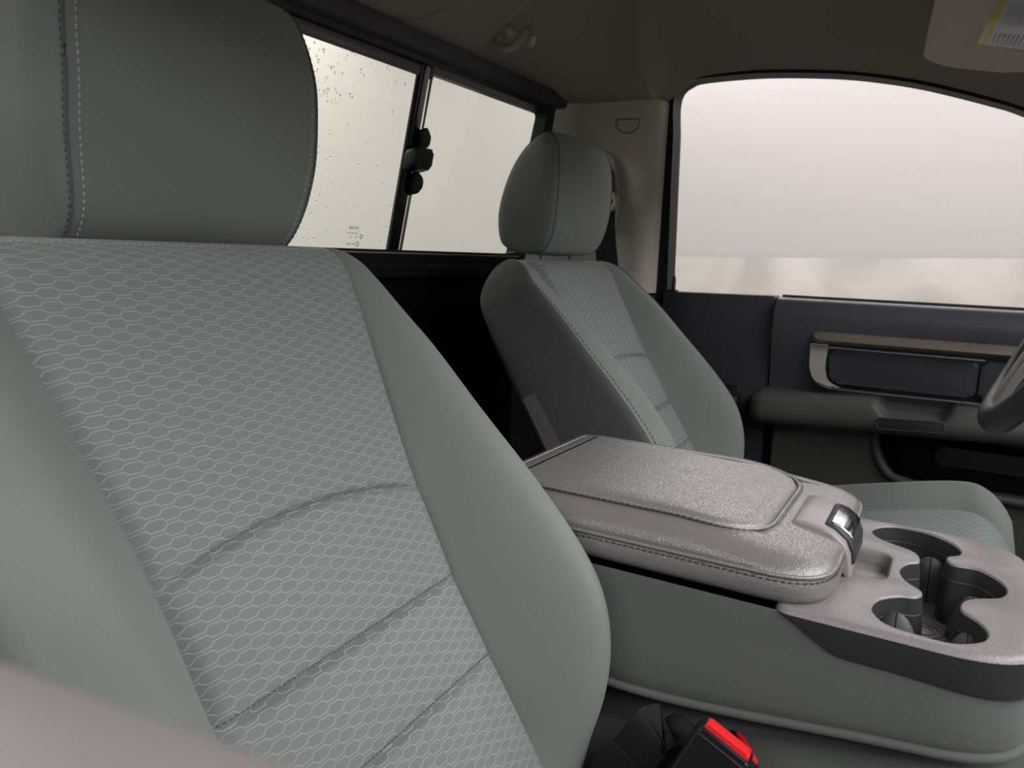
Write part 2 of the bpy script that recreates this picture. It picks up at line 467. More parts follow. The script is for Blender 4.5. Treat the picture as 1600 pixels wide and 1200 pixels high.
def drops(parent, y0, y1, d):
    vs = []; fs = []
    for k in range(230):
        y = random.uniform(y0, y1); h = random.uniform(.995, 1.262)
        if random.random() < .45: y = random.choice((-.06, .0, .02, .05))+random.gauss(0, .02)
        if random.random() < .3: h = random.uniform(1.19, 1.262)
        r = random.uniform(.0006, .0015)*(1.25 if h > 1.2 else 1); e = random.uniform(1.0, 1.7)
        b = len(vs); n = 7
        for (q, rr) in ((0., 1.), (.5, .8), (.85, .35)):
            for i in range(n):
                a = 2*PI*i/n; vs.append(rearp(y+math.cos(a)*r*rr, h+math.sin(a)*r*rr*e, d-.0003-q*r*.6))
        for s in range(2):
            for i in range(n): fs.append((b+s*n+i, b+s*n+(i+1) % n, b+s*n+n+(i+1) % n, b+s*n+n+i))
        fs.append(tuple(b+2*n+i for i in range(n))); fs.append(tuple(b+i for i in range(n))[::-1])
    o = mk('water_drops', vs, fs, 'water', parent); o['kind'] = 'stuff'; o['label'] = 'tiny rain drops on the glass'
def text_mesh(name, body, size, fn, m, parent):
    cu = bpy.data.curves.new(name, 'FONT'); cu.body = body; cu.size = size; cu.resolution_u = 2
    t = bpy.data.objects.new(name, cu); C.objects.link(t)
    dg = bpy.context.evaluated_depsgraph_get(); me = t.evaluated_get(dg).to_mesh()
    vs = [fn(v.co.x, v.co.y) for v in me.vertices]; fs = [tuple(p.vertices) for p in me.polygons]
    t.evaluated_get(dg).to_mesh_clear(); bpy.data.objects.remove(t); bpy.data.curves.remove(cu)
    return mk(name, vs, fs, m, parent, False)
def marks(parent, d):
    # printed mark, reads from outside (so mirrored from in here)
    def at(y0, h0): return lambda a, b: rearp(y0-a, h0+b, d+.0006)
    text_mesh('printed_maker_mark', 'MOPAR', .0068, at(.1305, 1.0225), 'ink', parent)
    text_mesh('printed_code', 'DOT 482 M10', .0042, at(.1305, 1.0155), 'ink', parent)
    text_mesh('printed_code', 'AS2  1  20', .0040, at(.1305, 1.010), 'ink', parent)
    text_mesh('printed_code', '43R 00028', .0045, at(.1275, .9990), 'ink', parent)
    for y, h, r in ((.139, 1.0125, .0026), (.1325, 1.0005, .0030)):
        pts = [rearp(y+math.cos(2*PI*k/16)*r, h+math.sin(2*PI*k/16)*r*1.2, d+.0006) for k in range(16)]
        tube('printed_emblem', pts, .0005, 'ink', parent, 4, True)
rear()

# ---- pillar trim on the driver side
def pillar():
    p = empty('trim_2', (-.67, .72, .9), kind='structure')
    prof = [(-.83, .66), (-.80, .685), (-.76, .697), (-.70, .702), (-.60, .705), (-.575, .708), (-.560, .716), (-.550, .730), (-.546, .752), (-.545, .80)]
    prof = [(v.x, v.y) for v in spline([(a, b, 0) for a, b in prof], 5)]
    def lean(z): return .012*sstep(1.18, 1.32, z)
    def surf(name, z0, z1, m):
        vs = []; fs = []; n = len(prof); rows = 14
        for j in range(rows):
            z = z0+(z1-z0)*j/(rows-1)
            k_ = ((-.765-(1.28-z)*.21+.014)+.70)/(-.13) if z > .95 else 1.
            for a, b in prof: vs.append((a if a > -.70 else -.70+(a+.70)*k_, b-lean(z), z))
        for j in range(rows-1):
            for i in range(n-1): q = j*n+i; fs.append((q, q+1, q+1+n, q+n))
        # thickness outward
        k = len(vs); vs += [(a-.001, .80, z0+(z1-z0)*j/(rows-1)) for j in range(rows) for a, b in prof]
        for i in range(n-1):
            fs.append((i, i+1, k+i+1, k+i)); q = (rows-1)*n; fs.append((q+i, q+i+1, k+q+i+1, k+q+i))
        return mk(name, vs, fs, m, p, angle=.7)
    surf('panel', .926, 1.306, 'pillar')
    surf('lower_panel', .05, .922, 'dark_plastic')
    # half-round press mark
    pts = [(-.633, 1.268), (-.583, 1.268)]+[(-.608+.025*math.cos(a), 1.262-.02*math.sin(a)) for a in [PI*k/12 for k in range(13)]]
    tube('press_mark', [(x, .7015-lean(z), z) for x, z in pts], .0009, 'door_arm', p, 6, True)
pillar()

# ---- driver door with window
WIN = [(-.522, .905), (-.533, 1.25), (-.537, 1.30), (-.532, 1.328), (-.515, 1.342), (-.485, 1.349), (-.37, 1.350), (-.246, 1.340), (-.165, 1.327), (-.085, 1.308), (.014, 1.276), (.062, 1.257), (.2, 1.19), (.32, 1.12), (.43, 1.03), (.47, .96), (.47, .905)]
def spl2(pts, n=4):
    return [(v.x, v.y) for v in spline([(a, b, 0) for a, b in pts], n)]
WIN = [WIN[0]]+spl2(WIN[1:-1], 4)+[WIN[-1]]
def window_side():
    w = empty('window_2', (0, .79, .93), kind='structure')
    o1 = offset_poly(WIN, .024); o2 = offset_poly(WIN, .075)
    ring('seal', o1, WIN, XZ(.775), -.02, .03, 'rubber', w)
    ring('door_frame', o2, o1, XZ(.775), .0, .045, 'black', w)
    f = [(a, b) for a, b in WIN]
    prism('pane', offset_poly(f, .008), XZ(.792), 0, .004, 'glass_door', w, smooth=False)
window_side()
def loft_x(name, secs, m, parent, cap_end=True):
    """secs: list of lists of world points (same length, closed loops)"""
    n = len(secs[0]); vs = [p for s in secs for p in s]; fs = []
    for j in range(len(secs)-1):
        for i in range(n): fs.append((j*n+i, j*n+(i+1) % n, (j+1)*n+(i+1) % n, (j+1)*n+i))
    fs.append(tuple(range(n))[::-1])
    if cap_end: fs.append(tuple((len(secs)-1)*n+i for i in range(n)))
    return mk(name, vs, fs, m, parent, angle=.9)
def door():
    d = empty('door_1', (-.05, .80, .1), kind='structure')
    # structural core
    prism('core', [(-.53, .12), (.55, .12), (.55, .90), (-.53, .90)], XZ(.79), 0, .07, 'black', d, bev=.004)
    # rear dark panel
    prism('rear_panel', rounded([(-.528, .40), (-.302, .40), (-.302, .934), (-.528, .930)], .006), XZ(.752), 0, .05, 'door_pad', d, bev=.007)
    prism('latch_recess', rounded([(-.47, .56), (-.352, .56), (-.352, .752), (-.47, .748)], .016), XZ(.748), 0, .01, 'black', d, bev=.003)
    prism('recess_plate', rounded([(-.47, .565), (-.358, .565), (-.358, .728), (-.47, .726)], .006), XZ(.745), 0, .006, 'door', d, bev=.002)
    # upper front panel with rolled sill
    sec = [(.80, .70), (.80, .918), (.790, .928), (.772, .932), (.752, .929), (.737, .918), (.729, .899), (.730, .86), (.742, .80), (.748, .74), (.752, .70)]
    sec = [(v.x, v.y) for v in spline([(a, b, 0) for a, b in sec], 4)]
    loft_x('upper_panel', [[(x, y, z+.004*(x+.3)) for y, z in sec] for x in (-.2985, -.296, -.1, .1, .3, .55)], 'door', d)
    # metallic bezel round the pull pad
    bz = [(.72, .8535), (.714, .860), (.716, .869), (.726, .8745), (.745, .8755), (.75, .8535)]
    secs = []
    for x, s in ((-.226, .5), (-.222, .8), (-.215, .95), (-.205, 1), (-.1, 1), (.0, 1), (.10, 1.), (.2, 1)):
        zc = .866; zs = .004*(x+.2)
        secs.append([(x, .748+(y-.748)*s, zc+(z-zc)*s+zs) for y, z in bz])
    loft_x('bezel_bar', secs, 'bronze', d)
    prism('bezel_end', rounded([(-.226, .852), (-.195, .852), (-.197, .806), (-.190, .783), (-.165, .772), (-.20, .774), (-.216, .786), (-.224, .806)], [.004, .002, .01, .01, .003, .015, .015, .01]), XZ(.722), 0, .03, 'satin_metal', d, bev=.004)
    tube('bezel_chrome', [(-.223, .716, .8485), (-.1, .716, .8485), (.055, .716, .8490)], .0022, 'chrome', d, 8)
    tube('bezel_chrome', spline([(-.205, .719, .780), (-.190, .717, .7745), (-.165, .716, .7725), (0, .716, .7735), (.12, .716, .7745)], 6), .0024, 'chrome', d, 8)
    prism('pull_pad', rounded([(-.193, .846), (.048, .846), (.048, .781), (-.186, .781)], .012), XZ(.726), 0, .03, 'door_pad', d, bev=.008)
    prism('pull_pad', rounded([(.052, .846), (.16, .846), (.16, .781), (.052, .781)], .008), XZ(.728), 0, .03, 'door_pad', d, bev=.006)
    # armrest
    secs = []
    xs = [-.318, -.315, -.308, -.295, -.25, -.2, -.15, -.11, -.10, -.092, -.084, -.06, -.02, .0, .008, .016, .025, .06, .12, .2, .3, .42]
    for x in xs:
        e = 1-.9*sstep(-.305, -.318, x)
        dip = .022*sstep(-.105, -.085, x)*sstep(.022, .004, x)
        top = min(.767, .753+.06*(x+.3))
        bot = .693+.05*(x+.3)*sstep(.45, .3, x)
        yi = .675
        s = [(.77, bot-.004), (.72, bot-.004), (yi+.025, bot), (yi+.007, bot+.007), (yi, bot+.022), (yi+.004, top-.016-dip*.6), (yi+.012, top-.005-dip), (yi+.03, top-dip), (yi+.06, top+.001-dip*.8), (.77, top+.002)]
        s = [(v.x, v.y) for v in spline([(a, b, 0) for a, b in s], 4, True)]
        cy, cz = .74, (top+bot)/2
        secs.append([(x, cy+(a-cy)*(.75+.25*e), cz+(b-cz)*(.8+.2*e)) for a, b in s])
    arm = loft_x('armrest', secs, 'door_arm', d)
    bo = rounded([(-.094, .716), (.009, .7235), (.010, .742), (-.097, .736)], .007)
    bd = prism('badge', bo, XZ(.6735), 0, .008, 'dark_plastic', arm, bev=.002)
    tube('badge_rim', [(a, .6735, b) for a, b in bo], .0010, 'door_arm', bd, 6, True)
    # lower panel with map pocket
    lp = [(-.283, .30), (.55, .30), (.55, .615), (-.03, .612), (-.062, .618), (-.078, .635), (-.092, .66), (-.098, .70), (-.283, .70)]
    prism('lower_panel', lp, XZ(.742), 0, .04, 'door_arm', d, bev=.006)
    tube('pocket_rim', spline([(-.101, .743, .70), (-.095, .742, .66), (-.08, .739, .633), (-.06, .735, .618), (-.02, .730, .612), (.1, .725, .612), (.5, .72, .612)], 6), .008, 'door_arm', d, 8)
    prism('pocket_back', [(-.12, .58), (.55, .58), (.55, .70), (-.12, .70)], XZ(.77), 0, .01, 'black', d)
    prism('inner_shelf', rounded([(.0, .655), (.5, .655), (.5, .69), (.0, .688)], .01), XZ(.735), 0, .03, 'black', d, bev=.006)
    # lock pin
    g = tube('lock_pin', [(-.512, .765, .925), (-.512, .765, .955), (-.512, .765, .962)], [.0042, .0042, .0025], 'dark_plastic', d, 10)
    tube('grommet', [(-.512, .765, .9315), (-.512, .765, .9345)], [.013, .010], 'black', g, 14)
door()

# ---- passenger door sill: the camera looks in through its open window
def near_door():
    d = empty('door_2', (0, -.78, .1), kind='structure')
    sec = [(-.86, .55), (-.86, .90), (-.835, .936), (-.80, .943), (-.775, .945), (-.752, .9425), (-.742, .933), (-.738, .910), (-.742, .80), (-.75, .55)]
    sec = [(v.x, v.y) for v in spline([(a, b, 0) for a, b in sec], 5)]
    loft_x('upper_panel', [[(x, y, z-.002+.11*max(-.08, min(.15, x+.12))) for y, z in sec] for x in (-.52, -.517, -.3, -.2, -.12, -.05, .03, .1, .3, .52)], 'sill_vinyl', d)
    prism('lower_panel', [(-.52, .12), (.52, .12), (.52, .56), (-.52, .56)], XZ(-.82), 0, .05, 'door_arm', d, bev=.005)
near_door()
# floor of the cab
prism('floor', [(-.84, -.80), (.75, -.80), (.75, .82), (-.84, .82)], lambda a, b, d: (a, b, d), -.03, .0, 'carpet')['kind'] = 'structure'

# ================================================================== SEATS
SEAM1 = [(-.53, .150), (-.45, .145), (-.385, .140), (-.305, .135), (-.2, .139), (-.1, .152), (-.02, .164), (.03, .168), (.06, .168)]
WTAB = [(-.55, .200), (-.50, .210), (-.43, .218), (-.36, .220), (-.26, .219), (-.17, .218), (-.09, .215), (-.04, .210), (-.01, .206), (.02, .194), (.04, .182), (.055, .168)]
HTAB = [(-.55, -.02), (-.50, .022), (-.46, .060), (-.42, .086), (-.375, .101), (-.33, .101), (-.26, .086), (-.175, .060), (-.09, .035), (-.05, .021), (-.01, .008), (.03, 0), (.06, 0)]
def frame_of(P, ang):
    a = math.radians(ang)
    t = Vector((-math.sin(a), 0, math.cos(a))); n = Vector((math.cos(a), 0, math.sin(a)))
    return lambda s, tt, nn: Vector(P)+Vector((0, s, 0))+t*tt+n*nn
def make_seat(name, label, P, ang, tsc, hr, cush, mirror=1, csc=1., tb=.010, hsc=1.):
    root = empty(name, (P[0]+.25, P[1], .02), label=label, cat='seat')
    F0 = frame_of(P, ang)
    F = lambda s, t, n: F0(s*mirror, t*tsc if t < 0 else t, n)
    r = .046; TB = tb; T = TB+r; BK = -.10
    LK = lambda t: t+(.056-T)*sstep(-.16, T, t)      # table lookup height
    def push(t):
        if t <= TB: return 0.
        q = min(1, (t-TB)/r); return r*(1-math.sqrt(max(0, 1-q*q)))
    s1 = lambda t: min(interp(SEAM1, LK(t))*csc, interp(WTAB, LK(t))-.006)
    arc = lambda s: -.195-.020*(s/.14)**2
    l2 = lambda s: -.306+.004*(s/.14); l3 = lambda s: -.386+.005*(s/.14)
    bot = lambda s: -.52; top = lambda s: T
    seams = [arc, l2, l3]
    def center_n(s, t):
        w = s1(t)
        n = -.007*math.exp(-((w-abs(s))/.0045)**2)
        for f, dep in ((arc, .006), (l2, .005), (l3, .005)):
            n -= dep*math.exp(-((t-f(s))/.0030)**2)*(1-min(1, abs(s)/w)**8)
        for lo, hi, am in ((arc, top, .004), (l2, arc, .007), (l3, l2, .006), (bot, l3, .005)):
            a, b = lo(s), hi(s)
            if a <= t <= b: n += am*max(0., math.sin(PI*(t-a)/(b-a)))**.6*(1-(min(1, abs(s)/w))**4)
        return n-push(t)
    def panel(nm, lo, hi, nv, dense=1.):
        nu = 61
        vs = []; uv = []; fs = []
        for j in range(nv):
            v = j/(nv-1); v = .5-.5*math.cos(PI*v) if dense > 1 else v; v = v*v*(3-2*v)*.5+v*.5
            for i in range(nu):
                u = -1+2*i/(nu-1); u = math.copysign(abs(u)**.8, u)
                s = u*.14
                t = lo(s)*(1-v)+hi(s)*v; w = s1(t); s = u*w
                t = lo(s)*(1-v)+hi(s)*v
                vs.append(F(s, t, center_n(s, t)))
                tt = t + (push(t)*.8 if t > TB else 0)
                uv.append((s, tt))
        for j in range(nv-1):
            for i in range(nu-1): a = j*nu+i; fs.append((a, a+1, a+1+nu, a+nu))
        return mk(nm, vs, fs, 'hex_fabric', root, uv=uv)
    panel('upper_panel', arc, top, 80, 2)
    p2 = panel('lumbar_panel', l2, arc, 40, 2)
    p3 = panel('lower_panel', l3, l2, 30, 2)
    panel('lower_panel', bot, l3, 40, 2)
    for f, p in ((l2, p2), (l3, p3)):
        stitches('stitching', [F(s, f(s)+.004, center_n(s, f(s)+.004)+.0003) for s in [-.132+.264*k/60 for k in range(61)]], 'dark_thread', p, .0045, .003, .0005)
    # bolsters, side panels, back
    ts = [-.52+(TB+.518)*k/66 for k in range(67)]+[TB+r*math.sin(PI/2*k/14) for k in range(15)]
    def section(t, sgn):
        w1 = s1(t); W = interp(WTAB, LK(t)); h = interp(HTAB, LK(t))*hsc; ph = push(t)
        if P[1] < 0 and sgn < 0: W *= 1+.22*sstep(.05, -.12, t); h *= .85
        soft = P[1] < 0
        sc = w1+(W-w1)*.55; rd = W-min(.022 if soft else .006, (W-w1)*(.3 if soft else .2)); hr_ = h-(.004 if soft else .016)*max(0., h)/.09
        fr = []
        for k in range(12):
            a = k/11
            fr.append((w1+(sc-w1)*a, -.007+(h+.007)*math.sin(a*PI/2)**1.1-ph))
        for k in range(1, 8):
            a = k/7; fr.append((sc+(rd-sc)*a, h+(hr_-h)*a*a-ph))
        sd = []
        hb = BK+ph; h2 = hr_-ph
        for k in range(7):
            a = k/6*PI/2; sd.append((rd+(W-rd)*math.sin(a), h2-min(.05 if soft else .016, (h2-hb)*(.45 if soft else .3))*(1-math.cos(a))))
        z0 = sd[-1][1]; zb = hb+min(.02, (z0-hb)*.3)
        for k in range(1, 7): sd.append((W-.004*k/6, z0+(zb-z0)*k/6))
        for k in range(1, 6):
            a = k/5*PI/2; sd.append((W-.004-min(.02, W*.3)*(1-math.cos(a)), zb+(hb-zb)*math.sin(a)))
        return fr, sd
    for sgn in (-1, 1):
        secs = [section(t, sgn) for t in ts]
        for nm, k in (('bolster', 0), ('side_panel', 1)):
            n = len(secs[0][k]); vs = [F(sgn*a, t, b) for (sec, t) in zip(secs, ts) for a, b in sec[k]]; fs = []
            for j in range(len(ts)-1):
                for i in range(n-1): q = j*n+i; fs.append((q, q+1, q+1+n, q+n))
            o = mk(nm, vs, fs, 'fabric' if k == 0 or P[1] < 0 else 'shaded_side_fabric', root)  # driver side panels get the cloth copy with shade in its colour
            if k == 0:
                ridge = [F(sgn*sec[0][-1][0], t, sec[0][-1][1]) for sec, t in zip(secs, ts)]
                if P[1] > 0: tube('piping', ridge, .0012, 'dark_fabric', o, 6)
                inner = [F(sgn*sec[0][-2][0], t, sec[0][-2][1]+.0004) for sec, t in zip(secs, ts)]
                if P[1] > 0: stitches('stitching', inner, 'dark_thread', o, .007, .005, .0006)
            else:
                # dark zip strip along the rear edge
                if P[1] > 0 and sgn*mirror < 0:
                    z = [(F(sgn*(secs[j][1][11][0]+.0012), ts[j], secs[j][1][11][1]), F(sgn*(secs[j][1][13][0]+.0012), ts[j], secs[j][1][13][1])) for j in range(0, 44)]
                    vs = [p for q in z for p in q]; fs = [(2*i, 2*i+1, 2*i+3, 2*i+2) for i in range(len(z)-1)]
                    mk('zip_strip', vs, fs, 'vinyl', o)
    secs = [section(t, 1) for t in ts]
    vs = []; fs = []; n = 9
    for sec, t in zip(secs, ts):
        a, b = sec[1][-1]
        for i in range(n): vs.append(F(-a+2*a*i/(n-1), t, b))
    for j in range(len(ts)-1):
        for i in range(n-1): q = j*n+i; fs.append((q, q+1, q+1+n, q+n))
    mk('back_panel', vs, fs, 'dark_fabric', root)
    # ---- top seam stitching
    tt = TB+r*.62
    stitches('stitching', [F(s, tt, center_n(s, tt)+.0004) for s in [-.155+.31*k/60 for k in range(61)]], 'thread', root, .0055, .0038, .0006)
    # ---- headrest
    headrest(root, hr)
    # ---- cushion
    cushion(root, cush, 'hex_fabric')
    return root
HRP = [(-.008, .0), (.010, .022), (.020, .06), (.024, .10), (.022, .14), (.012, .172), (-.006, .188), (-.028, .184), (-.052, .158), (-.073, .11), (-.085, .06), (-.086, .022), (-.078, .004), (-.055, -.006), (-.03, -.006)]
def headrest(root, hr):
    X, Y, Z, sz, sw = hr['x'], hr['y'], hr['z'], hr['sz'], hr['w']
    prof = [((v.x-.022)*hr['dep']+.022, v.y) for v in spline([(a, b, 0) for a, b in HRP], 6, True)]
    n = len(prof); cx = -.03; cz = .088
    h = None
    # front / top wrap: swept between the two corner seams
    def P(s, k, sc):
        a, b = prof[k]
        bow = -.016*(s/sw)**2*sc*max(0., (a-cx)/.05)
        s = s*(1-.09*sstep(.075, -.005, cz+(b-cz)*sc)-.09*sstep(.12, .19, cz+(b-cz)*sc))
        return (X+cx+(a-cx)*sc+bow, Y+s, Z+(cz+(b-cz)*sc)*sz)
    ss = [-sw+2*sw*i/24 for i in range(25)]
    def scl(s): return 1-.035*abs(s/sw)**3
    vs = [P(s, k, scl(s)) for s in ss for k in range(n)]; fs = []
    for j in range(24):
        for k in range(n): fs.append((j*n+k, j*n+(k+1) % n, (j+1)*n+(k+1) % n, (j+1)*n+k))
    h = mk('headrest', vs, fs, 'fabric', root)
    for sg in (-1, 1):
        vs = []; fs = []; m = 9
        for j in range(m):
            q = j/(m-1)*.9; sc = (1-.035)*math.cos(q*PI/2); out = .016*math.sin(q*PI/2)
            for k in range(n):
                a, b = P(0, k, 1)[0], P(0, k, 1)[2]
                p = P(sg*sw, k, sc); vs.append((p[0], p[1]+sg*out, p[2]))
        for j in range(m-1):
            for k in range(n): fs.append((j*n+k, j*n+(k+1) % n, (j+1)*n+(k+1) % n, (j+1)*n+k))
        fs.append(tuple((m-1)*n+k for k in range(n)))
        mk('headrest_side', vs, fs, 'fabric', h)
        seam = [P(sg*sw, k, 1-.035) for k in range(n)]
        tube('piping', seam, .0011, 'dark_fabric', h, 6, True)
        fr = [k for k in range(n)]
        for dd in (.008,):
            row = [P(sg*(sw-dd), k, scl(sw-dd)+.003) for k in fr]
            stitches('stitching', row, 'thread', h, .0058, .0044, .0009)
        row = []
        for k in fr:
            p = P(sg*(sw), k, .965*math.cos(.10)); row.append((p[0], p[1]+sg*.0022, p[2]))
        stitches('stitching', row, 'dark_thread', h, .0058, .0036, .0004)
    # bottom cover seam + posts
    for s in (-.055, .055):
        tube('post', [(X-.045, Y+s, Z+.02), (X-.048, Y+s, Z-.05), (X-.03, Y+s, Z-.12)], .006, 'chrome', root, 12)
        tube('post_sleeve', [(X-.049, Y+s, Z-.028), (X-.050, Y+s, Z-.045)], .011, 'dark_plastic', root, 12)
def cushion(root, cu, m):
    x0, x1, y, hw = cu['x0'], cu['x1'], cu['y'], cu['hw']
    ztab = cu['z']; zb = cu['zb']; bh = cu.get('bh', .03); s1 = hw*.62
    def ztop(x): return interp(ztab, x)
    xs = [x0+(x1-x0)*k/60 for k in range(61)]
    def front(x): # roll down at the front edge
        q = max(0., (x-(x1-.07))/.07); return .085*(1-math.sqrt(max(0, 1-q*q)))
    def zz(x, s):
        a = abs(s); z = ztop(x)-front(x)
        if a > s1:
            q = (a-s1)/(hw-s1); z += bh*math.sin(min(1, q*1.5)*PI/2)*(1-sstep(.62, 1, q)) - .06*sstep(.6, 1., q)**2
        z -= .006*math.exp(-((a-s1)/.008)**2)
        return z
    taper = lambda x: 1-.16*sstep(x1-.10, x1, x)**1.4
    def strip(nm, a, b, nu, mt, uvm=False):
        vs = []; uv = []; fs = []
        for x in xs:
            for i in range(nu):
                s = a+(b-a)*i/(nu-1); vs.append((x, y+s*taper(x), zz(x, s))); uv.append((s, x))
        for j in range(len(xs)-1):
            for i in range(nu-1): q = j*nu+i; fs.append((q, q+1, q+1+nu, q+nu))
        return mk(nm, vs, fs, mt, root, uv=uv if uvm else None)
    strip('cushion_panel', -s1, s1, 41, m, True)
    strip('cushion_bolster', -hw, -s1, 17, 'fabric'); strip('cushion_bolster', s1, hw, 17, 'fabric')
    # skirt to the base
    loop = [(x, y-hw*taper(x), zz(x, -hw)) for x in xs]+[(x1, y+(-hw+2*hw*i/20)*taper(x1), zz(x1, -hw+2*hw*i/20)) for i in range(1, 20)]+[(x, y+hw*taper(x), zz(x, hw)) for x in xs[::-1]]
    n = len(loop); vs = loop+[(a, b, zb) for a, b, c in loop]; fs = [(i, (i+1) % n, n+(i+1) % n, n+i) for i in range(n)]
    mk('cushion_side', vs, fs, 'dark_fabric', root, angle=1.2)
    box('seat_base', ((x0+x1)/2, y, zb/2+.01), ((x1-x0)*.8, hw*1.6, zb-.02), 'black', root, .01)

make_seat('truck_seat', 'large grey green cloth seat with honeycomb panel filling the left of the picture',
          (-.52, -.374, .965), 30, 1.0,
          dict(x=-.565, y=-.345, z=.993, sz=1.22, w=.122, dep=1.5),
          dict(x0=-.34, x1=.14, y=-.405, hw=.185, z=[(-.34, .42), (-.1, .46), (.05, .49), (.14, .49)], zb=.30))
make_seat('truck_seat', 'driver seat with tall headrest beside the far door, behind the centre console',
          (-.572, .405, .990), 32, .95,
          dict(x=-.552, y=.385, z=1.002, sz=.98, w=.104, dep=1.15),
          dict(x0=-.40, x1=.125, y=.41, hw=.235, z=[(-.40, .53), (-.2, .575), (-.05, .612), (.05, .632), (.125, .63)], zb=.40, bh=.03), csc=.82, tb=-.028, hsc=.80)

# ---- middle seat cushion under the console
def mid_cushion():
    r = empty('middle_seat_cushion', (-.12, 0, .05), label='dark grey middle seat cushion below the folded down console', cat='seat cushion')
    hw = .143
    def z(x, s): 
        zz = .548+.2*(x+.2)
        q = max(0., (abs(s)-(hw-.03))/.03); zz -= .03*(1-math.sqrt(max(0, 1-q*q)))
        q = max(0., (x-.10)/.06); zz -= .06*(1-math.sqrt(max(0, 1-min(1, q)**2)))
        zz -= .003*math.exp(-((abs(s)-.110)/.004)**2)
        return zz
    xs = [-.46+.62*k/60 for k in range(61)]; nu = 61; vs = []; fs = []
    for x in xs:
        for i in range(nu): s = -hw+2*hw*i/(nu-1); vs.append((x, s, z(x, s)))
    for j in range(60):
        for i in range(nu-1): q = j*nu+i; fs.append((q, q+1, q+1+nu, q+nu))
    top = mk('top_cover', vs, fs, 'console_fabric', r)
    loop = [(x, -hw, z(x, -hw)) for x in xs]+[(xs[-1], -hw+2*hw*i/20, z(xs[-1], -hw+2*hw*i/20)) for i in range(1, 20)]+[(x, hw, z(x, hw)) for x in xs[::-1]]
    n = len(loop); mk('side_cover', loop+[(a, b, .36) for a, b, c in loop], [(i, (i+1) % n, n+(i+1) % n, n+i) for i in range(n)], 'console_fabric', r, angle=1.)
    stitches('stitching', [(x, -.116, z(x, -.116)+.0004) for x in xs], 'dark_thread', top, .0065, .0045, .0006)
    box('base', (-.15, 0, .19), (.5, .26, .34), 'black', r, .01)
mid_cushion()

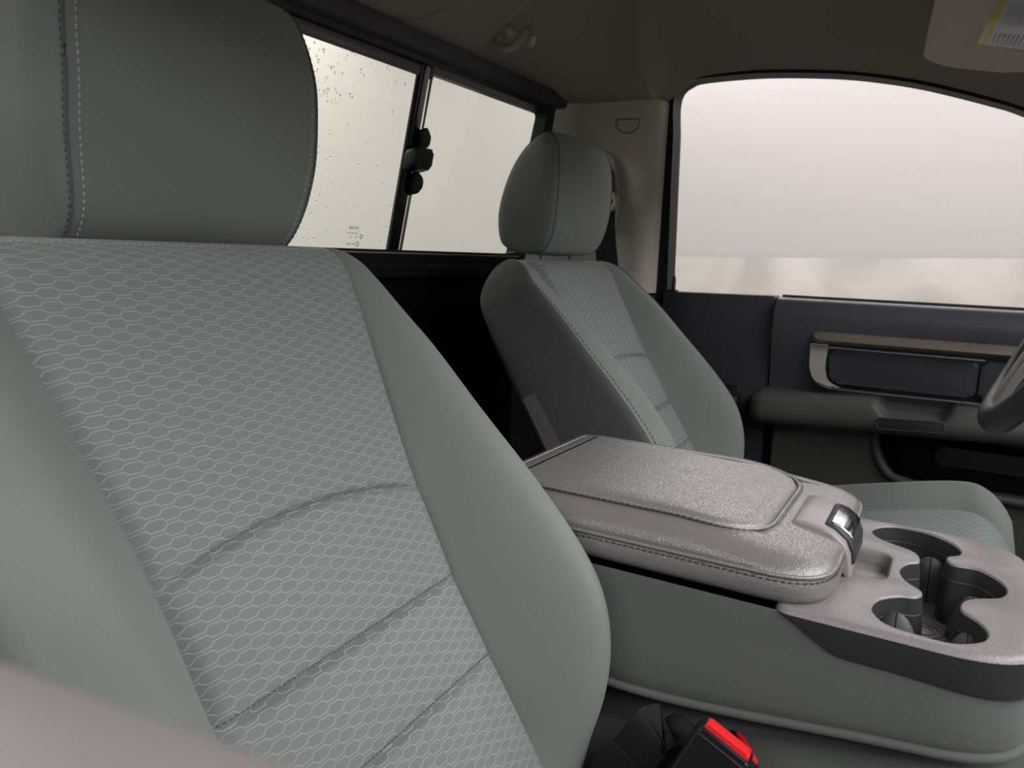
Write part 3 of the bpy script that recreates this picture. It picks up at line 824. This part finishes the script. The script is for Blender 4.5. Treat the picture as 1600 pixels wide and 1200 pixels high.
# ================================================================== CONSOLE
def console():
    c = empty('centre_console', (-.15, 0, .56), label='folded down centre console armrest with cup holders between the two seats', cat='console')
    HW = .150
    # --- cloth body: loft of plan outlines
    def plan(x0, x1, hw, rf, rb=.03):
        return resample(rounded([(x0, -hw), (x1, -hw), (x1, hw), (x0, hw)], [rb, rf, rf, rb], 10), .012)
    levels = [(.590, .006), (.596, .0), (.61, -.002), (.64, -.002), (.665, .0), (.68, .0015), (.70, .002), (.706, .003)]
    def lift(x, z):      # bottom rises to the front
        q = sstep(-.25, .10, x); return z+(.035*q+.0)*max(0., (.66-z)/.07)
    secs = []
    for z, ins in levels:
        o = offset_poly(plan(-.44, .092, HW, .075), -ins); secs.append([(a, b, lift(a, z)) for a, b in o])
    loft_x('cloth_body', secs, 'console_fabric', c, False)
    o = offset_poly(plan(-.44, .092, HW, .075), .0005)
    tube('piping', [(a, b, lift(a, .592)) for a, b in o], .0042, 'console_fabric', c, 8, True)
    # --- moulded plastic tray
    tp = rounded([(-.104, -HW-.001), (.097, -HW-.001), (.097, HW+.001), (-.104, HW+.001)], [.014, .075, .075, .014], 12)
    tp = resample(tp, .008)
    hole = [(-.050, .107), (-.043, .128), (-.026, .141), (.004, .138), (.026, .119), (.035, .098), (.033, .082), (.023, .070), (.024, .056), (.031, .049), (.050, .050), (.066, .032), (.072, .010), (.066, -.014), (.046, -.030), (.036, -.046), (.036, -.066), (.047, -.080), (.054, -.100), (.049, -.121), (.029, -.137), (.006, -.137), (-.018, -.131), (-.031, -.108), (-.027, -.082), (-.012, -.064), (.001, -.058), (.005, -.042), (-.010, -.022), (-.016, .004), (-.010, .026), (-.001, .036), (-.001, .052), (-.008, .066), (-.026, .076), (-.042, .088)]
    hole = [(v.x, v.y) for v in spline([(a, b, 0) for a, b in hole], 4, True)]
    ZT = .711
    bm = bmesh.new()
    edge = offset_poly(tp, -.005)
    def loopv(pts, z): return [bm.verts.new((a, b, z)) for a, b in pts]
    def wallf(A, B):
        n = len(A)
        for i in range(n): bm.faces.new((A[i], A[(i+1) % n], B[(i+1) % n], B[i]))
    E0 = loopv(edge, ZT); H0 = loopv(offset_poly(hole, .002), ZT)
    so = rounded([(-.090, -.034), (-.026, -.034), (-.026, .040), (-.090, .040)], [.004, .014, .014, .004], 6)
    S0 = loopv(offset_poly(so, .003), ZT)
    es = [bm.edges.new((L[i], L[(i+1) % len(L)])) for L in (E0, H0, S0) for i in range(len(L))]
    bmesh.ops.triangle_fill(bm, use_beauty=True, use_dissolve=False, edges=es)
    E1 = loopv(offset_poly(tp, -.0015), ZT-.0015); wallf(E0, E1)
    E2 = loopv(tp, ZT-.0055); wallf(E1, E2)
    H1 = loopv(offset_poly(hole, .0006), ZT-.0008); wallf(H0, H1)
    H2 = loopv(hole, ZT-.0025); wallf(H1, H2)
    S1 = loopv(offset_poly(so, .001), ZT-.001); wallf(S0, S1); S2 = loopv(so, ZT-.004); wallf(S1, S2)
    S3 = loopv(offset_poly(so, -.002), ZT-.014); wallf(S2, S3); bm.faces.new(S3)
    bm_obj('tray_top', bm, 'tray_plastic', c, True, .9)
    # dark skirt whose lower edge sweeps down to the front
    def low(x): return .7055-.026*sstep(-.106, -.045, x)-.004*sstep(-.02, .09, x)
    sk = offset_poly(tp, .0004)
    n = len(sk); vs = [(a, b, ZT-.005) for a, b in sk]+[(a, b, min(ZT-.006, low(a)+.003)) for a, b in sk]+[(a*.999, b*.995, min(ZT-.0065, low(a))) for a, b in sk]
    mk('tray_skirt', vs, [(r*n+i, r*n+(i+1) % n, (r+1)*n+(i+1) % n, (r+1)*n+i) for r in range(2) for i in range(n)], 'dark_plastic', c)
    # cup well
    w0 = offset_poly(hole, -.0); w1 = offset_poly(hole, -.003)
    n = len(w0); vs = [(a, b, ZT-.0023) for a, b in w0]+[(a, b, ZT-.035) for a, b in w1]+[(a, b, ZT-.064) for a, b in w1]
    well = mk('cup_well', vs, [(r*n+i, r*n+(i+1) % n, (r+1)*n+(i+1) % n, (r+1)*n+i) for r in range(2) for i in range(n)], 'dark_plastic', c)
    mk('well_floor', [(a, b, ZT-.0635) for a, b in offset_poly(hole, .003)], [tuple(range(n))], 'tray_plastic', well, False)
    for z in (ZT-.018,):
        tube('well_ledge', [(a, b, z) for a, b in offset_poly(hole, -.001)], .0010, 'dark_plastic', well, 6, True)
    for (x, y, r, hgt) in ((-.012, -.086, .021, .056), (.042, -.080, .017, .050), (.010, .108, .022, .046), (.048, .018, .019, .046), (-.036, .116, .012, .048)):
        def fn(u, v, x=x, y=y, r=r, hgt=hgt):
            a = 2*PI*u; q = v*PI/2; return (x+r*math.cos(a)*math.cos(q), y+r*.6*math.sin(a)*math.cos(q), ZT-.0632+hgt*max(0., math.sin(q))**.9)
        vs, fs = grid(fn, 24, 8, True); g = mk('cup_grip', vs, fs, 'grip_rubber', well)
        tube('grip_seam', [fn(.75, v/8) for v in range(9)]+[fn(.25, 1-v/8) for v in range(1, 9)], .0006, 'black', g, 5)
    # ring mouldings on the well floor
    for cx_, cy_ in ((.014, -.09), (.01, .02)):
        for r in (.010, .017, .024):
            tube('floor_ring', [(cx_+r*math.cos(2*PI*k/32), cy_+r*math.sin(2*PI*k/32), ZT-.0628) for k in range(32)], .0007, 'tray_plastic', well, 5, True)
    # --- lid
    LX0, LX1, LW = -.430, -.060, .150
    def lidplan(ins, xf=0.):
        o = rounded([(LX0, -LW), (LX1, -LW), (LX1, LW), (LX0, LW)], [.05, .058, .058, .05], 12)
        return offset_poly(resample(o, .012), -ins)
    def warp(a, b, z): # the pad falls away towards its front edge
        return (a, b, .735+(z-.735)*(1-.44*sstep(-.21, -.07, a)) if z > .735 else z)
    lev1 = [(.7095, .012), (.711, .007), (.7145, .003), (.720, .001), (.728, .0015), (.735, .004)]
    base = loft_x('lid_base', [[(a, b, z) for a, b in lidplan(i)] for z, i in lev1], 'vinyl', c)
    lev2 = [(.735, .0045), (.740, .0035), (.746, .006), (.752, .011), (.7575, .019), (.7615, .029), (.764, .040), (.765, .050)]
    lev2 = [(.735, .0045), (.7385, .003), (.744, .0045), (.750, .009), (.7555, .016), (.7595, .0245), (.762, .034), (.7632, .045)]
    top = loft_x('lid_pad', [[warp(a, b, z) for a, b in lidplan(i)] for z, i in lev2], 'vinyl', c)
    tube('piping', [(a, b, .7362) for a, b in lidplan(.0030)], .0021, 'vinyl', top, 8, True)
    stitches('stitching', [(a, b, .7318) for a, b in lidplan(.0018)], 'dark_thread', top, .0062, .0046, .0008)
    # inset cushion
    ip = resample(rounded([(-.40, -.116), (-.128, -.116), (-.128, .116), (-.40, .116)], [.02, .06, .06, .02], 12), .012)
    lv = [(.7615, -.001), (.7645, .0005), (.7665, .004), (.7675, .010), (.7680, .02)]
    pad = loft_x('lid_inset', [[warp(a, b, z) for a, b in offset_poly(ip, -i)] for z, i in lv], 'vinyl', c)
    tube('groove_piping', [warp(a, b, .7630) for a, b in offset_poly(ip, .004)], .0017, 'vinyl', pad, 8, True)
    stitches('stitching', [warp(a, b, .7640) for a, b in offset_poly(ip, .0075)], 'dark_thread', pad, .0062, .0042, .0006)
    # --- latch
    lp = [(-.113, .7525), (-.109, .7560), (-.100, .7568), (-.086, .7550), (-.074, .7505), (-.063, .742), (-.0575, .730), (-.055, .711), (-.061, .707), (-.066, .725), (-.08, .738), (-.113, .745)]
    def prof_x(name, pts, y0, y1, m, parent, bev):
        return prism(name, pts, lambda a, b, d: (a, d, b), y0, y1, m, parent, bev)
    la = prof_x('latch', lp, -.050, .050, 'latch_plastic', c, .003)
    bt = [(-.084, .7540), (-.080, .7560), (-.071, .7520), (-.0595, .7430), (-.0545, .733), (-.0535, .720), (-.060, .718), (-.075, .740), (-.090, .748)]
    prof_x('latch_frame', bt, -.037, .037, 'dark_plastic', la, .002)
    cb = [(-.0775, .7566), (-.0690, .7542), (-.0610, .7482), (-.0578, .7440), (-.063, .742), (-.076, .750)]
    prof_x('latch_button', cb, -.033, .033, 'chrome', la, .0015)
console()

# ================================================================== BELTS AND BUCKLES
def ribbon(name, pts, wdir, w, th, m, parent):
    pts = spline(pts, 6); secs = []
    for i, p in enumerate(pts):
        t = (pts[min(i+1, len(pts)-1)]-pts[max(i-1, 0)]).normalized()
        wd = Vector(wdir[0])*(1-i/(len(pts)-1))+Vector(wdir[1])*(i/(len(pts)-1)); wd = (wd-t*wd.dot(t)).normalized(); nn = t.cross(wd)
        secs.append([p+wd*w/2+nn*th/2, p-wd*w/2+nn*th/2, p-wd*w/2-nn*th/2, p+wd*w/2-nn*th/2])
    return loft_x(name, secs, m, parent)
def buckle(label, base, dirv, wv, sc=1., strap=True):
    r = empty('seat_belt_buckle', base, label=label, cat='seat belt')
    d = Vector(dirv).normalized(); w = Vector(wv); w = (w-d*w.dot(d)).normalized(); n = w.cross(d)
    B = Vector(base)
    fr = lambda a, b, q: B+w*a*sc+d*b*sc+n*q*sc
    prism('housing', rounded([(-.024, -.055), (.024, -.055), (.027, .0), (.027, .012), (-.027, .012), (-.027, .0)], [.004, .004, .01, .006, .006, .01]), fr, -.013, .013, 'black_satin', r, .004)
    tube('housing_rim', [fr(a, b, .0132) for a, b in rounded([(-.022, -.05), (.022, -.05), (.0245, .006), (-.0245, .006)], .004)], .0008, 'dark_plastic', r, 5, True)
    prism('release_button', rounded([(-.0225, .0), (.0225, .0), (.0225, .0165), (-.0225, .0165)], .003), fr, -.005, .008, 'red', r, .0015)
    if strap:
        ribbon('strap', [fr(0, -.052, 0), fr(0, -.09, -.002), fr(0, -.15, -.01)], (w, w), .04*sc, .004, 'webbing', r)
    return r
buckle('black seat belt buckle with a bright red button below the console', (-.126, -.203, .598), (.30, .05, .62), (.74, .02, -.30), .92)
buckle('dark seat belt buckle half hidden behind the nearer red buckle', (-.118, -.164, .572), (.55, .35, .55), (.5, -.6, .0), .72, False)
def strap():
    r = empty('lap_belt_strap', (-.17, -.18, .54), label='folded black webbing strap standing left of the red buckle', cat='seat belt')
    w = (.55, -.05, -.45)
    ribbon('webbing', [(-.242, -.194, .49), (-.218, -.194, .530), (-.192, -.192, .578), (-.186, -.186, .584), (-.182, -.180, .576), (-.206, -.180, .52)], (w, w), .042, .003, 'webbing', r)
    ribbon('stitched_fold', [(-.224, -.1995, .520), (-.206, -.1975, .554)], (w, w), .044, .005, 'webbing', r)
    tube('loop_end', spline([(-.186, -.168, .545), (-.178, -.168, .576), (-.168, -.169, .580), (-.164, -.170, .550)], 5), .011, 'webbing', r, 10)
strap()
def shoulder_belt():
    r = empty('shoulder_seat_belt', (-.62, .67, 1.1), label='black shoulder belt hanging from its anchor on the far pillar', cat='seat belt')
    fy = lambda y: (lambda a, b, d: (a, y+d, b))
    prism('height_slide', rounded([(-.672, 1.05), (-.622, 1.05), (-.617, 1.12), (-.632, 1.19), (-.640, 1.204), (-.672, 1.206)], .01), fy(.690), 0, .012, 'hook_plastic', r, .004)
    prism('anchor_plate', rounded([(-.652, 1.095), (-.625, 1.095), (-.629, 1.165), (-.640, 1.178), (-.652, 1.175)], .008), fy(.682), 0, .008, 'dark_plastic', r, .003)
    ribbon('webbing', [(-.640, .672, 1.105), (-.632, .668, 1.04), (-.618, .662, .97), (-.605, .66, .90), (-.59, .66, .80)], ((1, 0, .1), (1, 0, .3)), .046, .002, 'webbing', r)
    tube('belt_ring', spline([(-.645, .676, 1.112), (-.632, .668, 1.119), (-.616, .664, 1.118), (-.610, .664, 1.106), (-.616, .666, 1.094), (-.628, .668, 1.09)], 6), .006, 'hook_plastic', r, 10)
shoulder_belt()

# ================================================================== STEERING WHEEL
def wheel():
    r = empty('steering_wheel', (.14, .40, .88), label='dark steering wheel with silver spoke at the right edge of the picture', cat='steering wheel')
    Rw = .182
    tilt = math.radians(27)
    u = Vector((math.sin(tilt), 0, math.cos(tilt)))   # up in the wheel plane
    v = Vector((0, 1, 0)); n = Vector((-math.cos(tilt), 0, math.sin(tilt)))
    Bt = Vector((.062, .385, .808)); Cc = Bt+u*Rw
    pts = []; rad = []
    N = 72
    for k in range(N):
        a = 2*PI*k/N; pts.append(Cc-u*math.cos(a)*Rw+v*math.sin(a)*Rw); q = max(0, math.cos(a)); rad.append(.0155+.004*q**8)
    rim = tube('rim', pts, rad, 'vinyl_dark', r, 14, True)
    for s in (-1, 1):
        a = Cc-u*(Rw-.012)+v*.026*s+n*.008; b = Cc-u*.06+v*.05*s+n*.012
        ribbon('spoke_prong', [a, (a+b)/2+n*.002, b], (v, v), .016, .009, 'satin_metal', r)
    # bezel bridging the prongs at the rim
    ribbon('spoke_bezel', [Cc-u*(Rw-.013)+v*.03*s*1.+n*.008 for s in (-1, -.5, 0, .5, 1)], (u, u), .016, .010, 'satin_metal', r)
    ribbon('spoke_back', [Cc-u*(Rw-.01)-n*.006, Cc-u*.10-n*.004, Cc-u*.04], (v, v), .075, .010, 'black', r)
    bm = bmesh.new(); bmesh.ops.create_uvsphere(bm, u_segments=24, v_segments=12, radius=1)
    for q in bm.verts: q.co = Cc+v*q.co.x*.085+u*q.co.y*.07+n*(.0+q.co.z*.028)
    bm_obj('hub', bm, 'vinyl_dark', r)
    for s in (-1, 1):
        ribbon('spoke', [Cc+v*.07*s, Cc+v*.12*s, Cc+v*(Rw-.005)*s], (u, u), .04, .014, 'vinyl_dark', r)
    tube('steering_column', [Cc-n*.03, Cc-n*.25], [.03, .04], 'dark_plastic', r, 16)
mat('vinyl_dark', (62, 60, 62), .42, .45, bump=LEA)
wheel()

# ================================================================== SUN VISOR, COAT HOOK, DOME HOUSING
def visor():
    r = empty('sun_visor', (-.02, .45, 1.32), label='beige cloth sun visor folded up at the top right corner', cat='sun visor')
    fr = lambda a, b, d: (a, b, 1.327-.20*(a+.09)+.02*(.62-b)+d)
    out = rounded([(-.088, .60), (-.055, .22), (.085, .22), (.065, .635), (-.060, .640)], [.035, .03, .03, .055, .03], 8)
    v = prism('board', out, fr, -.008, .010, 'visor', r, .007, 4)
    lab = [(-.016, .485), (.000, .29), (.054, .29), (.040, .49)]
    lb = prism('warning_label', lab, fr, -.0092, -.0078, 'paper', r, 0)
    prism('label_header', [(-.016, .485), (.000, .29), (.011, .29), (-.005, .4865)], fr, -.0096, -.0090, 'yellow_paper', lb, 0)
    for k in range(7):
        a0 = -.003+.0052*k
        prism('print_line', [(a0+.003, .477), (a0+.007, .425), (a0+.0085, .425), (a0+.0045, .477)], fr, -.0096, -.0090, 'ink_soft', lb, 0)
        prism('print_line', [(a0+.012, .385), (a0+.017, .305), (a0+.0185, .305), (a0+.0135, .385)], fr, -.0096, -.0090, 'ink_soft', lb, 0)
mat('ink_soft', (176, 176, 178), .7, .2)
visor()
def hook():
    x, y = -.688, .362; z = roof_z(x, y)
    r = empty('coat_hook', (x, y, z), label='beige plastic coat hook on the ceiling above the rear window', cat='coat hook')
    box('mount', (x-.016, y, z-.007), (.050, .030, .016), 'hook_plastic', r, .007, Matrix.Rotation(.5, 3, 'Y').to_euler())
    tube('hook_arm', spline([(x-.030, y+.006, z-.012), (x-.026, y+.008, z-.032), (x-.004, y+.008, z-.037), (x+.016, y+.006, z-.024), (x+.030, y+.003, z-.014), (x+.040, y, z-.024), (x+.036, y, z-.040)], 6), .0065, 'hook_plastic', r, 10)
hook()
def dome():
    x, y = -.66, .075; 
    r = empty('dome_light', (x, y, roof_z(x, y)), label='rounded beige dome light housing at the top edge of the ceiling', cat='lamp')
    def fn(u, v):
        a = 2*PI*u; q = v*PI/2; X = x+.10*math.cos(a)*math.cos(q); Y = y+.15*math.sin(a)*math.cos(q)
        return (X, Y, roof_z(X, Y)+.004-.020*math.sin(q))
    vs, fs = grid(fn, 48, 10, True); mk('housing', vs, fs, 'headliner', r)
    prism('lens', rounded([(x-.03, y-.06), (x+.03, y-.06), (x+.03, y+.06), (x-.03, y+.06)], .015), lambda a, b, d: (a, b, roof_z(x, y)-.022+d), 0, .008, 'hook_plastic', r, .002)
dome()
# dashboard ahead of the seats, out of the picture
def dash():
    d = empty('trim_3', (.62, 0, .6), kind='structure')
    sec = [(.50, .45), (.46, .62), (.47, .78), (.52, .86), (.62, .89), (.80, .88), (.90, .84), (.90, .45)]
    sec = [(v.x, v.y) for v in spline([(a, b, 0) for a, b in sec], 4)]
    loft_x('dashboard', [[(a, y, b) for a, b in sec] for y in (-.74, -.3, .3, .74)], 'dark_plastic', d)
dash()
